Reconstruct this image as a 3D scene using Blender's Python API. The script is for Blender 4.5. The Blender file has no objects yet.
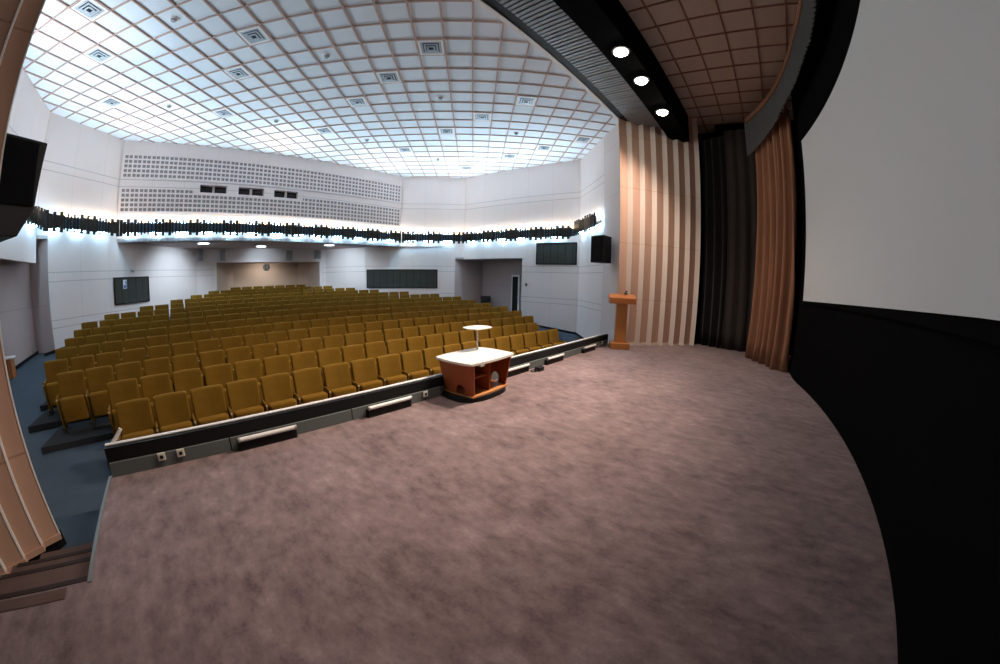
import bpy, bmesh, math, random
from mathutils import Vector, Matrix
random.seed(7)
S = bpy.context.scene
C = S.collection
PI = math.pi

# ------------------------------------------------------------------ materials
def mat(name, col, rough=0.7, metal=0.0, spec=0.3, emit=None, strength=0.0, sheen=0.0):
    m = bpy.data.materials.new(name); m.use_nodes = True
    b = m.node_tree.nodes['Principled BSDF']
    b.inputs['Base Color'].default_value = (*col, 1)
    b.inputs['Roughness'].default_value = rough
    b.inputs['Metallic'].default_value = metal
    b.inputs['Specular IOR Level'].default_value = spec
    if sheen:
        b.inputs['Sheen Weight'].default_value = sheen
        b.inputs['Sheen Roughness'].default_value = 0.5
    if emit:
        b.inputs['Emission Color'].default_value = (*emit, 1)
        b.inputs['Emission Strength'].default_value = strength
    return m

class N:
    """tiny node helper"""
    def __init__(s, m):
        s.t = m.node_tree; s.b = s.t.nodes['Principled BSDF']
    def new(s, typ, **kw):
        n = s.t.nodes.new(typ)
        for k, v in kw.items(): setattr(n, k, v)
        return n
    def link(s, a, b): s.t.links.new(a, b)
    def math(s, op, a, b=None, clamp=False):
        n = s.new('ShaderNodeMath', operation=op, use_clamp=clamp)
        for i, v in enumerate((a, b)):
            if v is None: continue
            if isinstance(v, (int, float)): n.inputs[i].default_value = v
            else: s.link(v, n.inputs[i])
        return n.outputs[0]
    def mix(s, fac, c1, c2):
        n = s.new('ShaderNodeMix', data_type='RGBA')
        if isinstance(fac, (int, float)): n.inputs[0].default_value = fac
        else: s.link(fac, n.inputs[0])
        for i, c in ((6, c1), (7, c2)):
            if isinstance(c, tuple): n.inputs[i].default_value = (*c, 1)
            else: s.link(c, n.inputs[i])
        return n.outputs[2]
    def coords(s, which='Object'):
        tc = s.new('ShaderNodeTexCoord'); sp = s.new('ShaderNodeSeparateXYZ')
        s.link(tc.outputs[which], sp.inputs[0]); return tc.outputs[which], sp.outputs
    def noise(s, vec, scale, detail=3.0, rough=0.55, stretch=None):
        if stretch:
            mp = s.new('ShaderNodeMapping'); mp.inputs['Scale'].default_value = stretch
            s.link(vec, mp.inputs[0]); vec = mp.outputs[0]
        n = s.new('ShaderNodeTexNoise'); n.inputs['Scale'].default_value = scale
        n.inputs['Detail'].default_value = detail; n.inputs['Roughness'].default_value = rough
        s.link(vec, n.inputs['Vector']); return n.outputs['Fac']
    def ramp(s, fac, stops):
        r = s.new('ShaderNodeValToRGB'); e = r.color_ramp.elements
        while len(e) < len(stops): e.new(0.5)
        for q, (p, c) in zip(e, stops): q.position = p; q.color = (*c, 1)
        s.link(fac, r.inputs[0]); return r.outputs[0]
    def line(s, v, at, half):
        return s.math('LESS_THAN', s.math('ABSOLUTE', s.math('SUBTRACT', v, at)), half)
    def period(s, v, per, half, off=0.0):
        f = s.math('FRACT', s.math('DIVIDE', s.math('SUBTRACT', v, off), per))
        return s.math('LESS_THAN', f, 2 * half / per)
    def color(s, c): s.link(c, s.b.inputs['Base Color'])
    def bump(s, h, strength=0.3, dist=0.02):
        n = s.new('ShaderNodeBump'); n.inputs['Strength'].default_value = strength
        n.inputs['Distance'].default_value = dist
        s.link(h, n.inputs['Height']); s.link(n.outputs[0], s.b.inputs['Normal'])

def panel_mat(name, base, groove, zlines, zhalf, per, vhalf, rough=0.75):
    m = mat(name, base, rough, spec=0.2); n = N(m); v, o = n.coords()
    f = None
    for z in zlines:
        l = n.line(o[2], z, zhalf); f = l if f is None else n.math('MAXIMUM', f, l)
    if per:
        l = n.math('MULTIPLY', n.period(o[0], per, vhalf), 0.55); f = l if f is None else n.math('MAXIMUM', f, l)
    ns = n.noise(v, 1.3, 4)
    b2 = tuple(c * 0.93 for c in base)
    n.color(n.mix(n.math('MULTIPLY', f, 0.6), n.mix(ns, base, b2), groove))
    n.bump(n.math('SUBTRACT', 1.0, f), 0.35, 0.01)
    return m

M = {}
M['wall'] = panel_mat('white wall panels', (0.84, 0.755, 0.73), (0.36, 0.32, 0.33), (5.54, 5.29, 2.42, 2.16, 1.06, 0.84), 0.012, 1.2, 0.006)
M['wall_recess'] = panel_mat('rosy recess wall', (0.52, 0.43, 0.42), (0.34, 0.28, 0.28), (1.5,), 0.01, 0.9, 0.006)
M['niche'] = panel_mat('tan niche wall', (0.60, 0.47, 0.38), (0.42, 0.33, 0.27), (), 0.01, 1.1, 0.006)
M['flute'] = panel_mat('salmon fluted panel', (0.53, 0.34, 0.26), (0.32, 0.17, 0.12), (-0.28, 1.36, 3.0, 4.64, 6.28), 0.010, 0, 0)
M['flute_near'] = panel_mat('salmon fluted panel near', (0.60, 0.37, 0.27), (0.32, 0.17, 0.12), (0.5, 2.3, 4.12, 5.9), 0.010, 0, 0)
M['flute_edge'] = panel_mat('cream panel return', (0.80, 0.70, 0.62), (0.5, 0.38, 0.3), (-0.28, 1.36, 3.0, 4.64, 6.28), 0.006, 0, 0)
M['cream'] = panel_mat('cream side panel', (0.74, 0.64, 0.60), (0.5, 0.4, 0.36), (1.36, 3.0, 4.64, 6.28), 0.008, 0, 0)
M['ceil'] = mat('pale ceiling tiles', (0.74, 0.79, 0.84), 0.8, spec=0.1)
M['rib'] = mat('brown ceiling grid', (0.50, 0.36, 0.31), 0.7, spec=0.1)
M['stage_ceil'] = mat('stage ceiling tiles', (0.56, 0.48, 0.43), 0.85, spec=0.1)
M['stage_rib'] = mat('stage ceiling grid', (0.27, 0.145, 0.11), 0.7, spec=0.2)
M['black'] = mat('black cloth', (0.0035, 0.0035, 0.004), 0.95, spec=0.03)
M['black_paint'] = mat('black paint', (0.008, 0.008, 0.009), 0.55, spec=0.25)
M['darkgrey'] = mat('dark grey board', (0.135, 0.15, 0.15), 0.7, spec=0.2)
M['slat'] = mat('grey metal slats', (0.30, 0.32, 0.33), 0.5, metal=0.35)
M['alu'] = mat('pale aluminium edge', (0.42, 0.41, 0.40), 0.4, metal=0.4)
M['white_trim'] = mat('white trim', (0.80, 0.77, 0.75), 0.5)
M['tube'] = mat('white fluorescent tube', (0.82, 0.80, 0.77), 0.3, spec=0.5)
M['trim_dim'] = mat('dull metal edging', (0.20, 0.21, 0.21), 0.5, metal=0.3)
M['plastic_cream'] = mat('cream plastic', (0.75, 0.72, 0.62), 0.4)
M['speaker'] = mat('black speaker cabinet', (0.010, 0.010, 0.011), 0.55, spec=0.3)
M['grille_black'] = mat('black speaker cloth', (0.006, 0.006, 0.007), 0.9, spec=0.1)
M['panel_dark'] = mat('dark slatted board', (0.05, 0.052, 0.045), 0.75, spec=0.15)
n = N(M['panel_dark']); v, o = n.coords()
n.color(n.mix(n.period(o[0], 0.34, 0.012), n.mix(n.noise(v, 2.0), (0.040, 0.042, 0.037), (0.062, 0.064, 0.055)), (0.02, 0.02, 0.018)))
M['grille_back'] = mat('grey grille holes', (0.30, 0.275, 0.265), 0.9, spec=0.05)
M['pane'] = mat('dark window pane', (0.012, 0.010, 0.010), 0.15, spec=0.5)
M['steel'] = mat('steel', (0.45, 0.45, 0.46), 0.35, metal=0.9)
M['paper'] = mat('notice paper', (0.75, 0.78, 0.85), 0.7)
M['paper_ink'] = mat('notice print', (0.10, 0.16, 0.42), 0.7)
M['tabletop'] = mat('cream laminate top', (0.86, 0.80, 0.70), 0.35, spec=0.4)
M['vent'] = mat('vent metal', (0.42, 0.46, 0.50), 0.5, metal=0.3)
M['vent_dark'] = mat('vent throat', (0.06, 0.075, 0.09), 0.8)
M['sensor'] = mat('grey detector', (0.36, 0.36, 0.36), 0.6)
M['clock_face'] = mat('clock face', (0.045, 0.06, 0.065), 0.4)
M['clock_mark'] = mat('clock marks', (0.4, 0.43, 0.42), 0.5)
M['chair_black'] = mat('black chair vinyl', (0.012, 0.011, 0.011), 0.5)

# stage carpet: mottled mauve pile
m = M['carpet'] = mat('mauve stage carpet', (0.2, 0.13, 0.12), 1.0, spec=0.02, sheen=0.25)
n = N(m); v, o = n.coords()
a = n.noise(v, 1.1, 7, 0.66, (1.25, 1.0, 1.0)); b = n.noise(v, 5.5, 6, 0.68, (1.5, 0.8, 1)); c = n.noise(v, 45.0, 3, 0.7)
mixv = n.math('ADD', n.math('ADD', n.math('MULTIPLY', a, 0.38), n.math('MULTIPLY', b, 0.52)), n.math('MULTIPLY', c, 0.10))
n.color(n.ramp(mixv, [(0.36, (0.098, 0.064, 0.064)), (0.47, (0.188, 0.128, 0.126)), (0.56, (0.25, 0.176, 0.171)), (0.68, (0.36, 0.268, 0.258))]))
n.bump(c, 0.25, 0.01)
# hall carpet
m = M['hall_carpet'] = mat('slate blue hall carpet', (0.035, 0.075, 0.125), 1.0, spec=0.03)
n = N(m); v, o = n.coords(); n.color(n.mix(n.noise(v, 3, 5), (0.056, 0.074, 0.094), (0.072, 0.092, 0.118)))
m = M['terrace'] = mat('charcoal terrace carpet', (0.036, 0.038, 0.041), 1.0, spec=0.03)
m = M['nosing'] = mat('dark brown nosing', (0.035, 0.024, 0.022), 0.8)
m = M['step'] = mat('brown step carpet', (0.12, 0.078, 0.070), 1.0, spec=0.03)
n = N(m); v, o = n.coords(); n.color(n.mix(n.noise(v, 6, 5), (0.095, 0.060, 0.055), (0.16, 0.105, 0.093)))
# seat velvet
def velvet(name, c1, c2, sheen=0.3):
    m = mat(name, c1, 0.9, spec=0.08, sheen=sheen); n = N(m); v, o = n.coords()
    b_ = m.node_tree.nodes['Principled BSDF']; b_.inputs['Sheen Tint'].default_value = (1.0, 0.62, 0.18, 1)
    f = n.noise(v, 9.0, 4, 0.6)
    n.color(n.mix(n.math('MULTIPLY', f, 1.0), c1, c2)); n.bump(n.noise(v, 90.0, 2), 0.15, 0.004); return m
M['velvet'] = velvet('mustard velvet', (0.125, 0.064, 0.007), (0.195, 0.104, 0.013), 0.22)
M['velvet_cushion'] = velvet('mustard velvet cushion', (0.14, 0.068, 0.007), (0.215, 0.108, 0.013), 0.22)
M['armtip'] = mat('pale arm tip', (0.52, 0.36, 0.17), 0.5)
M['frame_dark'] = mat('dark seat frame', (0.02, 0.017, 0.014), 0.6)
# woods
def wood(name, c1, c2, rough=0.4, axis=2):
    m = mat(name, c1, rough, spec=0.35); n = N(m); v, o = n.coords()
    st = [9.0, 9.0, 9.0]; st[axis] = 0.9
    n.color(n.mix(n.noise(v, 2.2, 5, 0.6, tuple(st)), c1, c2)); return m
M['cherry'] = wood('cherry veneer', (0.30, 0.062, 0.016), (0.40, 0.098, 0.030))
M['cherry_light'] = wood('orange ply', (0.50, 0.20, 0.07), (0.62, 0.28, 0.11), axis=0)
M['oak'] = wood('orange lectern wood', (0.40, 0.145, 0.038), (0.56, 0.23, 0.07))
M['oak_dark'] = wood('lectern top wood', (0.34, 0.105, 0.030), (0.46, 0.17, 0.055), axis=0)
# curtains
def cloth(name, c1, c2):
    m = mat(name, c1, 0.9, spec=0.05, sheen=0.1); n = N(m); v, o = n.coords()
    n.color(n.mix(n.noise(v, 3.0, 4, 0.6, (3, 3, 0.35)), c1, c2)); return m
M['cur_brown'] = cloth('copper brown curtain', (0.26, 0.122, 0.066), (0.38, 0.185, 0.105))
M['cur_grey'] = cloth('dark taupe curtain', (0.040, 0.032, 0.028), (0.056, 0.046, 0.040))
M['cur_black'] = cloth('near black curtain', (0.010, 0.009, 0.009), (0.015, 0.013, 0.012))
M['pelmet'] = cloth('grey pleated pelmet', (0.075, 0.076, 0.074), (0.12, 0.12, 0.115))
M['rail'] = mat('brown curtain rail', (0.20, 0.085, 0.045), 0.6)
M['screen'] = mat('matte grey-white projection screen', (0.64, 0.665, 0.665), 0.95, spec=0.05)
M['band'] = mat('dark bronze slats', (0.020, 0.021, 0.020), 0.5, metal=0.3)
M['band_back'] = mat('dark blue band board', (0.045, 0.115, 0.19), 0.5)
M['cool'] = mat('cool cove tube', (0.9, 0.95, 1), 0.5, emit=(0.50, 0.80, 1.0), strength=42)
M['cool_low'] = mat('cool lower cove tube', (0.9, 0.95, 1), 0.5, emit=(0.36, 0.72, 1.0), strength=70)
M['warm'] = mat('warm bulb', (1, 0.9, 0.7), 0.5, emit=(1.0, 0.60, 0.22), strength=260)
M['lens'] = mat('lit lamp lens', (1, 1, 1), 0.5, emit=(1.0, 0.93, 0.78), strength=60)
M['soffit_lens'] = mat('lit soffit diffuser', (1, 1, 1), 0.5, emit=(0.80, 0.92, 1.0), strength=9)

# ------------------------------------------------------------------ mesh helpers
def link(o, parent=None):
    C.objects.link(o)
    if parent: o.parent = parent
    return o
def obj(name, bm, m, parent=None, smooth=False, loc=None, rotz=None):
    me = bpy.data.meshes.new(name)
    bmesh.ops.recalc_face_normals(bm, faces=bm.faces[:])
    if smooth:
        for f in bm.faces: f.smooth = True
    bm.to_mesh(me); bm.free()
    for x in (m if isinstance(m, (list, tuple)) else [m]): me.materials.append(x)
    if smooth: me.set_sharp_from_angle(angle=math.radians(40))
    o = bpy.data.objects.new(name, me); link(o, parent)
    if loc is not None: o.location = loc
    if rotz is not None: o.rotation_euler = (0, 0, rotz)
    return o
def tag(o, label, cat, group=None, kind=None):
    o['label'] = label; o['category'] = cat
    if group: o['group'] = group
    if kind: o['kind'] = kind
    return o
def empty(name, loc, rotz=0.0):
    o = bpy.data.objects.new(name, None); link(o); o.location = loc; o.rotation_euler = (0, 0, rotz)
    o.empty_display_size = 0.1
    return o
def box(bm, x0, x1, y0, y1, z0, z1, mi=0):
    vs = [bm.verts.new(p) for p in ((x0,y0,z0),(x1,y0,z0),(x1,y1,z0),(x0,y1,z0),(x0,y0,z1),(x1,y0,z1),(x1,y1,z1),(x0,y1,z1))]
    fs = [bm.faces.new([vs[i] for i in q]) for q in ((0,3,2,1),(4,5,6,7),(0,1,5,4),(1,2,6,5),(2,3,7,6),(3,0,4,7))]
    for f in fs: f.material_index = mi
    return vs, fs
def bevel(bm, w, seg=2, verts=None):
    bmesh.ops.bevel(bm, geom=bm.edges[:] , offset=w, segments=seg, profile=0.5, affect='EDGES')
def cyl(bm, p, q, r, seg=16, r2=None, cap=True):
    p, q = Vector(p), Vector(q); d = (q - p).normalized()
    a = d.orthogonal().normalized(); b = d.cross(a); r2 = r if r2 is None else r2
    r1v = [bm.verts.new(p + (a*math.cos(t)+b*math.sin(t))*r) for t in [2*PI*i/seg for i in range(seg)]]
    r2v = [bm.verts.new(q + (a*math.cos(t)+b*math.sin(t))*r2) for t in [2*PI*i/seg for i in range(seg)]]
    for i in range(seg):
        j = (i+1) % seg; bm.faces.new([r1v[i], r1v[j], r2v[j], r2v[i]])
    if cap: bm.faces.new(r1v[::-1]); bm.faces.new(r2v)
def tube(bm, pts, r, seg=8):
    rings = []
    for i, p in enumerate(pts):
        p = Vector(p); d = (Vector(pts[min(i+1, len(pts)-1)]) - Vector(pts[max(i-1, 0)])).normalized()
        a = Vector((0,0,1)).cross(d)
        if a.length < 1e-4: a = Vector((1,0,0))
        a.normalize(); b = d.cross(a)
        rings.append([bm.verts.new(p + (a*math.cos(t)+b*math.sin(t))*r) for t in [2*PI*k/seg for k in range(seg)]])
    for A_, B_ in zip(rings, rings[1:]):
        for k in range(seg):
            j = (k+1) % seg; bm.faces.new([A_[k], A_[j], B_[j], B_[k]])
    bm.faces.new(rings[0][::-1]); bm.faces.new(rings[-1])
def prism(bm, poly, z0, z1, mi=0):
    lo = [bm.verts.new((x, y, z0)) for x, y in poly]; hi = [bm.verts.new((x, y, z1)) for x, y in poly]
    fs = [bm.faces.new(lo[::-1]), bm.faces.new(hi)]
    for i in range(len(poly)):
        j = (i+1) % len(poly); fs.append(bm.faces.new([lo[i], lo[j], hi[j], hi[i]]))
    for f in fs: f.material_index = mi
    return fs
def ribbon(bm, path, z0, z1, thick=0.012, mi=0):
    """vertical sheet with thickness along a plan path; z0/z1 numbers or functions of index"""
    n_ = len(path)
    for i in range(n_ - 1): pass
    nor = []
    for i in range(n_):
        d = Vector(path[min(i+1, n_-1)]) - Vector(path[max(i-1, 0)]); nor.append(Vector((-d.y, d.x)).normalized())
    zl = z0 if callable(z0) else (lambda i: z0); zh = z1 if callable(z1) else (lambda i: z1)
    rows = []
    for i, p in enumerate(path):
        a = Vector(p) + nor[i]*thick/2; b = Vector(p) - nor[i]*thick/2
        rows.append([bm.verts.new((a.x, a.y, zl(i))), bm.verts.new((a.x, a.y, zh(i))), bm.verts.new((b.x, b.y, zh(i))), bm.verts.new((b.x, b.y, zl(i)))])
    for r, s in zip(rows, rows[1:]):
        for k in range(4):
            j = (k+1) % 4; f = bm.faces.new([r[k], r[j], s[j], s[k]]); f.material_index = mi
    bm.faces.new(rows[0][::-1]); bm.faces.new(rows[-1])

# ------------------------------------------------------------------ camera (8 mm-class fisheye on a 3:2 frame)
cam = bpy.data.cameras.new('camera'); co = bpy.data.objects.new('camera', cam); link(co)
cam.type = 'PANO'; cam.panorama_type = 'FISHEYE_LENS_POLYNOMIAL'
cam.sensor_fit = 'HORIZONTAL'; cam.sensor_width = 36.0; cam.sensor_height = 23.904
cam.fisheye_fov = math.radians(180)
cam.fisheye_polynomial_k0 = 0.0
cam.fisheye_polynomial_k1 = -0.07992583894124214
cam.fisheye_polynomial_k2 = -2.4634639213365475e-05
cam.fisheye_polynomial_k3 = 3.237427885546655e-05
cam.fisheye_polynomial_k4 = -4.587930547393049e-07
cam.clip_start = 0.02; cam.clip_end = 100
R_ = Matrix(((0.6545326898941962, 0.09908238053779243, -0.7495129349963428), (-0.7556962975842256, 0.1153566465926399, -0.6446828289200777), (0.02258458937774573, 0.9883701361098811, 0.15038088431969585)))
mw = R_.to_4x4(); mw.translation = (0, 0, 1.8); co.matrix_world = mw
S.camera = co

# ------------------------------------------------------------------ plan of the place
A = (-4.713, 12.457); B = (-2.633, 14.80); Cc = (9.55, 14.86); D = (12.0, 12.816); E = (12.768, 6.794)
F = (10.996, 4.937); G = (10.086, 3.979)
E2 = (-4.68, 6.80); G2 = (-2.36, 4.00)
ZC = 6.95; ZS = 3.37; YR = 18.2
CENTER = Vector((3.9, 9.5))

KAP = 0.0227/1.2; XM = 3.787; Y1 = 5.46; DY = 0.951
ZT = [1.8 + z*1.2 for z in (-1.15,-1.0883,-1.0228,-0.9535,-0.8851,-0.8169,-0.7444,-0.667,-0.5881,-0.5086,-0.4301,-0.352,-0.2741,-0.1959)]
ZF = [z - 0.90 for z in ZT]
WH = [w*1.2 for w in (4.1295,4.3483,5.2302,5.6705,5.7266,5.7805,5.8083,5.8346,5.4389,4.6006,3.7483,3.1058,2.458,1.5472)]
def rowpt(k, s):
    y0 = Y1 + k*DY; kp = KAP/(1 + KAP*(y0 - Y1)); R = 1/kp
    return XM + R*math.sin(s/R), y0 - R*(1 - math.cos(s/R)), s/R     # x, y, turn
def ramp(y):
    ys = [4.9] + [Y1 + DY*k - 0.55 for k in range(14)] + [30]; zs = [-0.53] + [f - 0.055 for f in ZF] + [ZF[13] - 0.055]
    if y <= ys[0]: return zs[0]
    for i in range(len(ys)-1):
        if y <= ys[i+1]: return zs[i] + (zs[i+1]-zs[i])*(y-ys[i])/(ys[i+1]-ys[i])
    return zs[-1]

def wall(name, a, b, z0, z1, m, label, openings=(), thick=0.12, z_of=None):
    """wall from a to b; local x runs along it, local y points out of the room"""
    a, b = Vector(a), Vector(b); d = b - a; L = d.length; rot = math.atan2(d.y, d.x)
    nrm = Vector((-d.y, d.x)).normalized(); out = 1 if nrm.dot((a+b)/2 - CENTER) > 0 else -1
    us = sorted({0.0, L, *[u for o_ in openings for u in o_[:2]]}); zs = sorted({z0, z1, *[z for o_ in openings for z in o_[2:]]})
    us = [u for u in us if 0 <= u <= L]; zs = [z for z in zs if z0 <= z <= z1]
    bm = bmesh.new(); V = {}
    def v(u, z, y):
        k = (round(u, 4), round(z, 4), y)
        if k not in V: V[k] = bm.verts.new((u, y*out*thick, z))
        return V[k]
    cells = set()
    for i in range(len(us)-1):
        for j in range(len(zs)-1):
            uc, zc = (us[i]+us[i+1])/2, (zs[j]+zs[j+1])/2
            if any(o_[0] < uc < o_[1] and o_[2] < zc < o_[3] for o_ in openings): continue
            cells.add((i, j))
    for i, j in cells:
        u0, u1, w0, w1 = us[i], us[i+1], zs[j], zs[j+1]
        for y in (0, 1): bm.faces.new([v(u0,w0,y), v(u1,w0,y), v(u1,w1,y), v(u0,w1,y)])
        for (di, dj, p, q) in ((-1,0,(u0,w0),(u0,w1)), (1,0,(u1,w0),(u1,w1)), (0,-1,(u0,w0),(u1,w0)), (0,1,(u0,w1),(u1,w1))):
            if (i+di, j+dj) not in cells: bm.faces.new([v(*p,0), v(*q,0), v(*q,1), v(*p,1)])
    o = obj(name, bm, m, loc=(a.x, a.y, 0), rotz=rot)
    return tag(o, label, 'wall', kind='structure')
def along(a, b, p):
    a, b, p = Vector(a), Vector(b), Vector(p); return (p-a).dot((b-a).normalized())
def inward(a, b):
    a, b = Vector(a), Vector(b); d = (b-a).normalized(); n_ = Vector((-d.y, d.x))
    return n_ if n_.dot(CENTER - (a+b)/2) > 0 else -n_

# ------------------------------------------------------------------ hall floor
bm = bmesh.new()
ys = [3.2, 4.9] + [Y1 + DY*k - 0.55 for k in range(14)] + [20.6]
rows = []
for y in ys: rows.append([bm.verts.new((x, y, ramp(y))) for x in (-7.2, 14.6)])
rows2 = [[bm.verts.new((x, y, ramp(y) - 0.2)) for x in (-7.2, 14.6)] for y in ys]
for i in range(len(ys)-1):
    bm.faces.new([rows[i][0], rows[i][1], rows[i+1][1], rows[i+1][0]]); bm.faces.new([rows2[i][0], rows2[i+1][0], rows2[i+1][1], rows2[i][1]])
tag(obj('floor', bm, M['hall_carpet']), 'slate blue carpet of the sloping auditorium floor', 'floor', kind='structure')

# dark terraces under each row of seats
bm = bmesh.new()
for k in range(14):
    w = WH[k] + (0.03 if k < 2 else 0.2); m_ = 28
    fr, bk = [], []
    for i in range(m_+1):
        s = -w + 2*w*i/m_; x, y, t = rowpt(k, s)
        fr.append((x - 0.76*math.sin(-t)*-1*-1, y - 0.76*math.cos(t))); bk.append((x, y + 0.22))
    top = [[bm.verts.new((*p, ZF[k])) for p in q] for q in (fr, bk)]; low = [[bm.verts.new((*p, ramp(p[1]-0.4) - 0.12)) for p in q] for q in (fr, bk)]
    for i in range(m_):
        bm.faces.new([top[0][i], top[0][i+1], top[1][i+1], top[1][i]])
        bm.faces.new([low[0][i], low[0][i+1], top[0][i+1], top[0][i]]); bm.faces.new([low[1][i+1], low[1][i], top[1][i], top[1][i+1]])
    for i in (0, m_): bm.faces.new([low[0][i], top[0][i], top[1][i], low[1][i]])
tag(obj('floor_terrace', bm, M['terrace']), 'charcoal carpeted terraces the curved seat rows stand on', 'floor', kind='structure')

# ------------------------------------------------------------------ stage
XL = -1.15; YA = 4.03
SX = 4.30; SYC = -1.58; SR = 19.0
def arc_y(x): return SYC + SR - math.sqrt(SR*SR - (x-SX)**2)
bm = bmesh.new()
prism(bm, [(XL, YA+0.06), (XL, 2.50), (-4.4, 2.50), (-4.4, -2.6), (12.6, -2.6), (12.6, 1.2), (9.76, 3.95), (9.62, YA+0.06)], -0.06, 0.0)
tag(obj('floor_stage', bm, M['carpet']), 'mottled mauve carpet of the stage', 'floor', kind='structure')
# stage front below carpet and side of the stair well
bm = bmesh.new(); box(bm, XL, 9.62, YA+0.0, YA+0.06, -0.75, -0.06); box(bm, XL, XL+0.05, 2.5, YA, -0.75, -0.06)
tag(obj('wall_stage_front', bm, M['darkgrey']), 'dark front face under the stage edge', 'wall', kind='structure')
# metal edge along the stair well
bm = bmesh.new(); box(bm, XL-0.018, XL+0.012, 2.44, YA, -0.10, 0.010)
tag(obj('trim_1', bm, M['trim_dim']), 'grey metal edging on the carpet beside the stage stairs', 'trim', kind='structure')
# stairs down to the hall
bm = bmesh.new()
for i, (y0, y1, z) in enumerate(((2.50, 2.92, -0.13), (2.92, 3.24, -0.26), (3.24, 3.55, -0.39))):
    box(bm, -2.15 if i < 2 else -2.0, XL-0.02, y0, y1, -0.75, z)
st = obj('stairs', bm, M['step']); tag(st, 'brown carpeted steps from the stage down to the blue aisle', 'stairs', kind='structure')
for i, (y, z) in enumerate(((2.50, 0.0), (2.92, -0.13), (3.24, -0.26))):
    bm = bmesh.new(); box(bm, -2.1, XL-0.02, y-0.035, y+0.012, z-0.03, z+0.006)
    obj('stair_nosing', bm, M['nosing'], st)
bm = bmesh.new(); box(bm, -2.6, -1.33, 2.33, 2.44, -0.01, 0.008); bevel(bm, 0.004, 1)
tag(obj('trim_2', bm, M['step']), 'brown threshold strip at the top of the stage stairs', 'trim', kind='structure')

# parapet along the stage front
par = empty('trim_parapet', (0, YA, 0)); tag(par, 'low black parapet with pale top edge along the stage front', 'parapet', kind='structure')
bm = bmesh.new(); box(bm, XL+0.02, 9.62, 0.0, 0.10, 0.0, 0.30); obj('parapet_board', bm, M['black_paint'], par)
bm = bmesh.new(); box(bm, XL+0.02, 9.62, 0.060, 0.112, 0.300, 0.316); bevel(bm, 0.004, 1); obj('top_edge', bm, M['white_trim'], par)
bm = bmesh.new()
x = XL + 0.03
for w in (1.35, 1.55, 1.2, 0.55, 1.7, 1.6, 1.3, 1.4): box(bm, x, min(x+w-0.014, 9.6), -0.03, 0.0, 0.0, 0.15); x += w
obj('skirting_panel', bm, M['darkgrey'], par)
bm = bmesh.new(); tube(bm, [(-1.055, 0.12, 0.30), (-0.99, 0.13, 0.36), (-0.93, 0.14, 0.43)], 0.022, 10)
obj('end_bracket', bm, M['white_trim'], par)

# ------------------------------------------------------------------ hall walls
wall('wall_rear', B, Cc, ZS, ZC, M['wall'], 'upper rear wall carrying two perforated grilles and projection openings',
     openings=[(along(B, Cc, (x0, 14.8)), along(B, Cc, (x1, 14.8)), 5.155, 5.455) for x0, x1 in ((0.36, 1.405), (1.85, 2.89), (3.305, 4.335))], thick=0.35)
CB = (8.25, 16.10); RL = (0.386, YR); RR = (6.95, YR)
A1 = (-4.45, 12.753); D1 = (11.66, 13.10)
wall('wall_rear_left', A1, RL, -0.7, ZS + 0.02, M['wall'], 'slanting white wall running under the rear overhang, stairs side')
wall('wall_corner_left', A, B, ZS + 0.02, ZC, M['wall'], 'slanting white corner wall above the dark notice board')
wall('wall_recess_head', D1, D, 2.78, ZS + 0.02, M['wall'], 'narrow white wall strip above the doorway recess')
wall('wall_rear_right', CB, D1, -0.7, ZS + 0.02, M['wall'], 'slanting white wall with the long dark panel')
wall('wall_corner_right', Cc, D, ZS + 0.02, ZC, M['wall'], 'slanting white corner wall above the long dark panel')
wall('wall_rear_bend', RR, CB, -0.7, ZS + 0.02, M['wall'], 'white wall under the overhang beside the niche')
LDE = along(D, E, E)
wall('wall_right', D, E, -0.9, ZC, M['wall'], 'white side wall with the doorway recess and dark panel', openings=[(0.0, along(D, E, (12.43, 9.47)), -0.9, 2.78)])
wall('wall_right_angle', E, F, -0.9, ZC, M['wall'], 'white angled wall behind the speaker')
wall('wall_right_return', F, G, -0.9, ZC, M['cream'], 'cream return panel beside the fluted proscenium')
wall('wall_left', A, E2, -0.9, ZC, M['wall'], 'white side wall with the low recess on the stairs side', openings=[(0.0, 4.4, -0.9, 2.69)])
wall('wall_left_angle', E2, G2, -0.9, ZC, M['wall'], 'white angled wall beside the near fluted pier')
# rear wall under the overhang, with the niche
wall('wall_rear_lower', RL, RR, -0.3, ZS + 0.02, M['wall'], 'lower rear wall around the seat niche', openings=[(1.26-0.386, 6.62-0.386, -0.3, 2.72)])
wall('wall_niche', (2.35, 20.2), (6.0, 20.2), -0.3, 3.0, M['niche'], 'tan back wall of the niche behind the last seats')
wall('wall_niche_left', (1.26, YR), (2.35, 20.2), -0.3, 3.0, M['niche'], 'tan slanted side of the rear niche by the dark board')
wall('wall_niche_right', (6.0, 20.2), (6.62, YR), -0.3, 3.0, M['niche'], 'tan slanted side of the rear niche by the long panel')
bm = bmesh.new(); prism(bm, [(1.1, YR+0.12), (6.8, YR+0.12), (6.3, 20.4), (2.1, 20.4)], 2.74, 2.84)
tag(obj('ceiling_niche', bm, M['niche']), 'low ceiling of the rear niche', 'ceiling', kind='structure')
for i, (x0, x1) in enumerate(((1.20, 1.33), (6.58, 6.70))):
    bm = bmesh.new(); box(bm, x0, x1, YR-0.05, YR+0.0, 0.5, 2.74)
    tag(obj('trim_%d' % (3+i), bm, M['white_trim']), 'white upright edging of the rear niche, %s' % ('dark notice board side' if i == 0 else 'long dark panel side'), 'trim', kind='structure')
# overhang soffit
bm = bmesh.new(); prism(bm, [B, Cc, (8.9, 15.5), CB, RR, RL], ZS, ZS+0.12)
tag(obj('ceiling_soffit', bm, M['wall_recess']), 'shaded underside of the rear overhang', 'ceiling', kind='structure')
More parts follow.
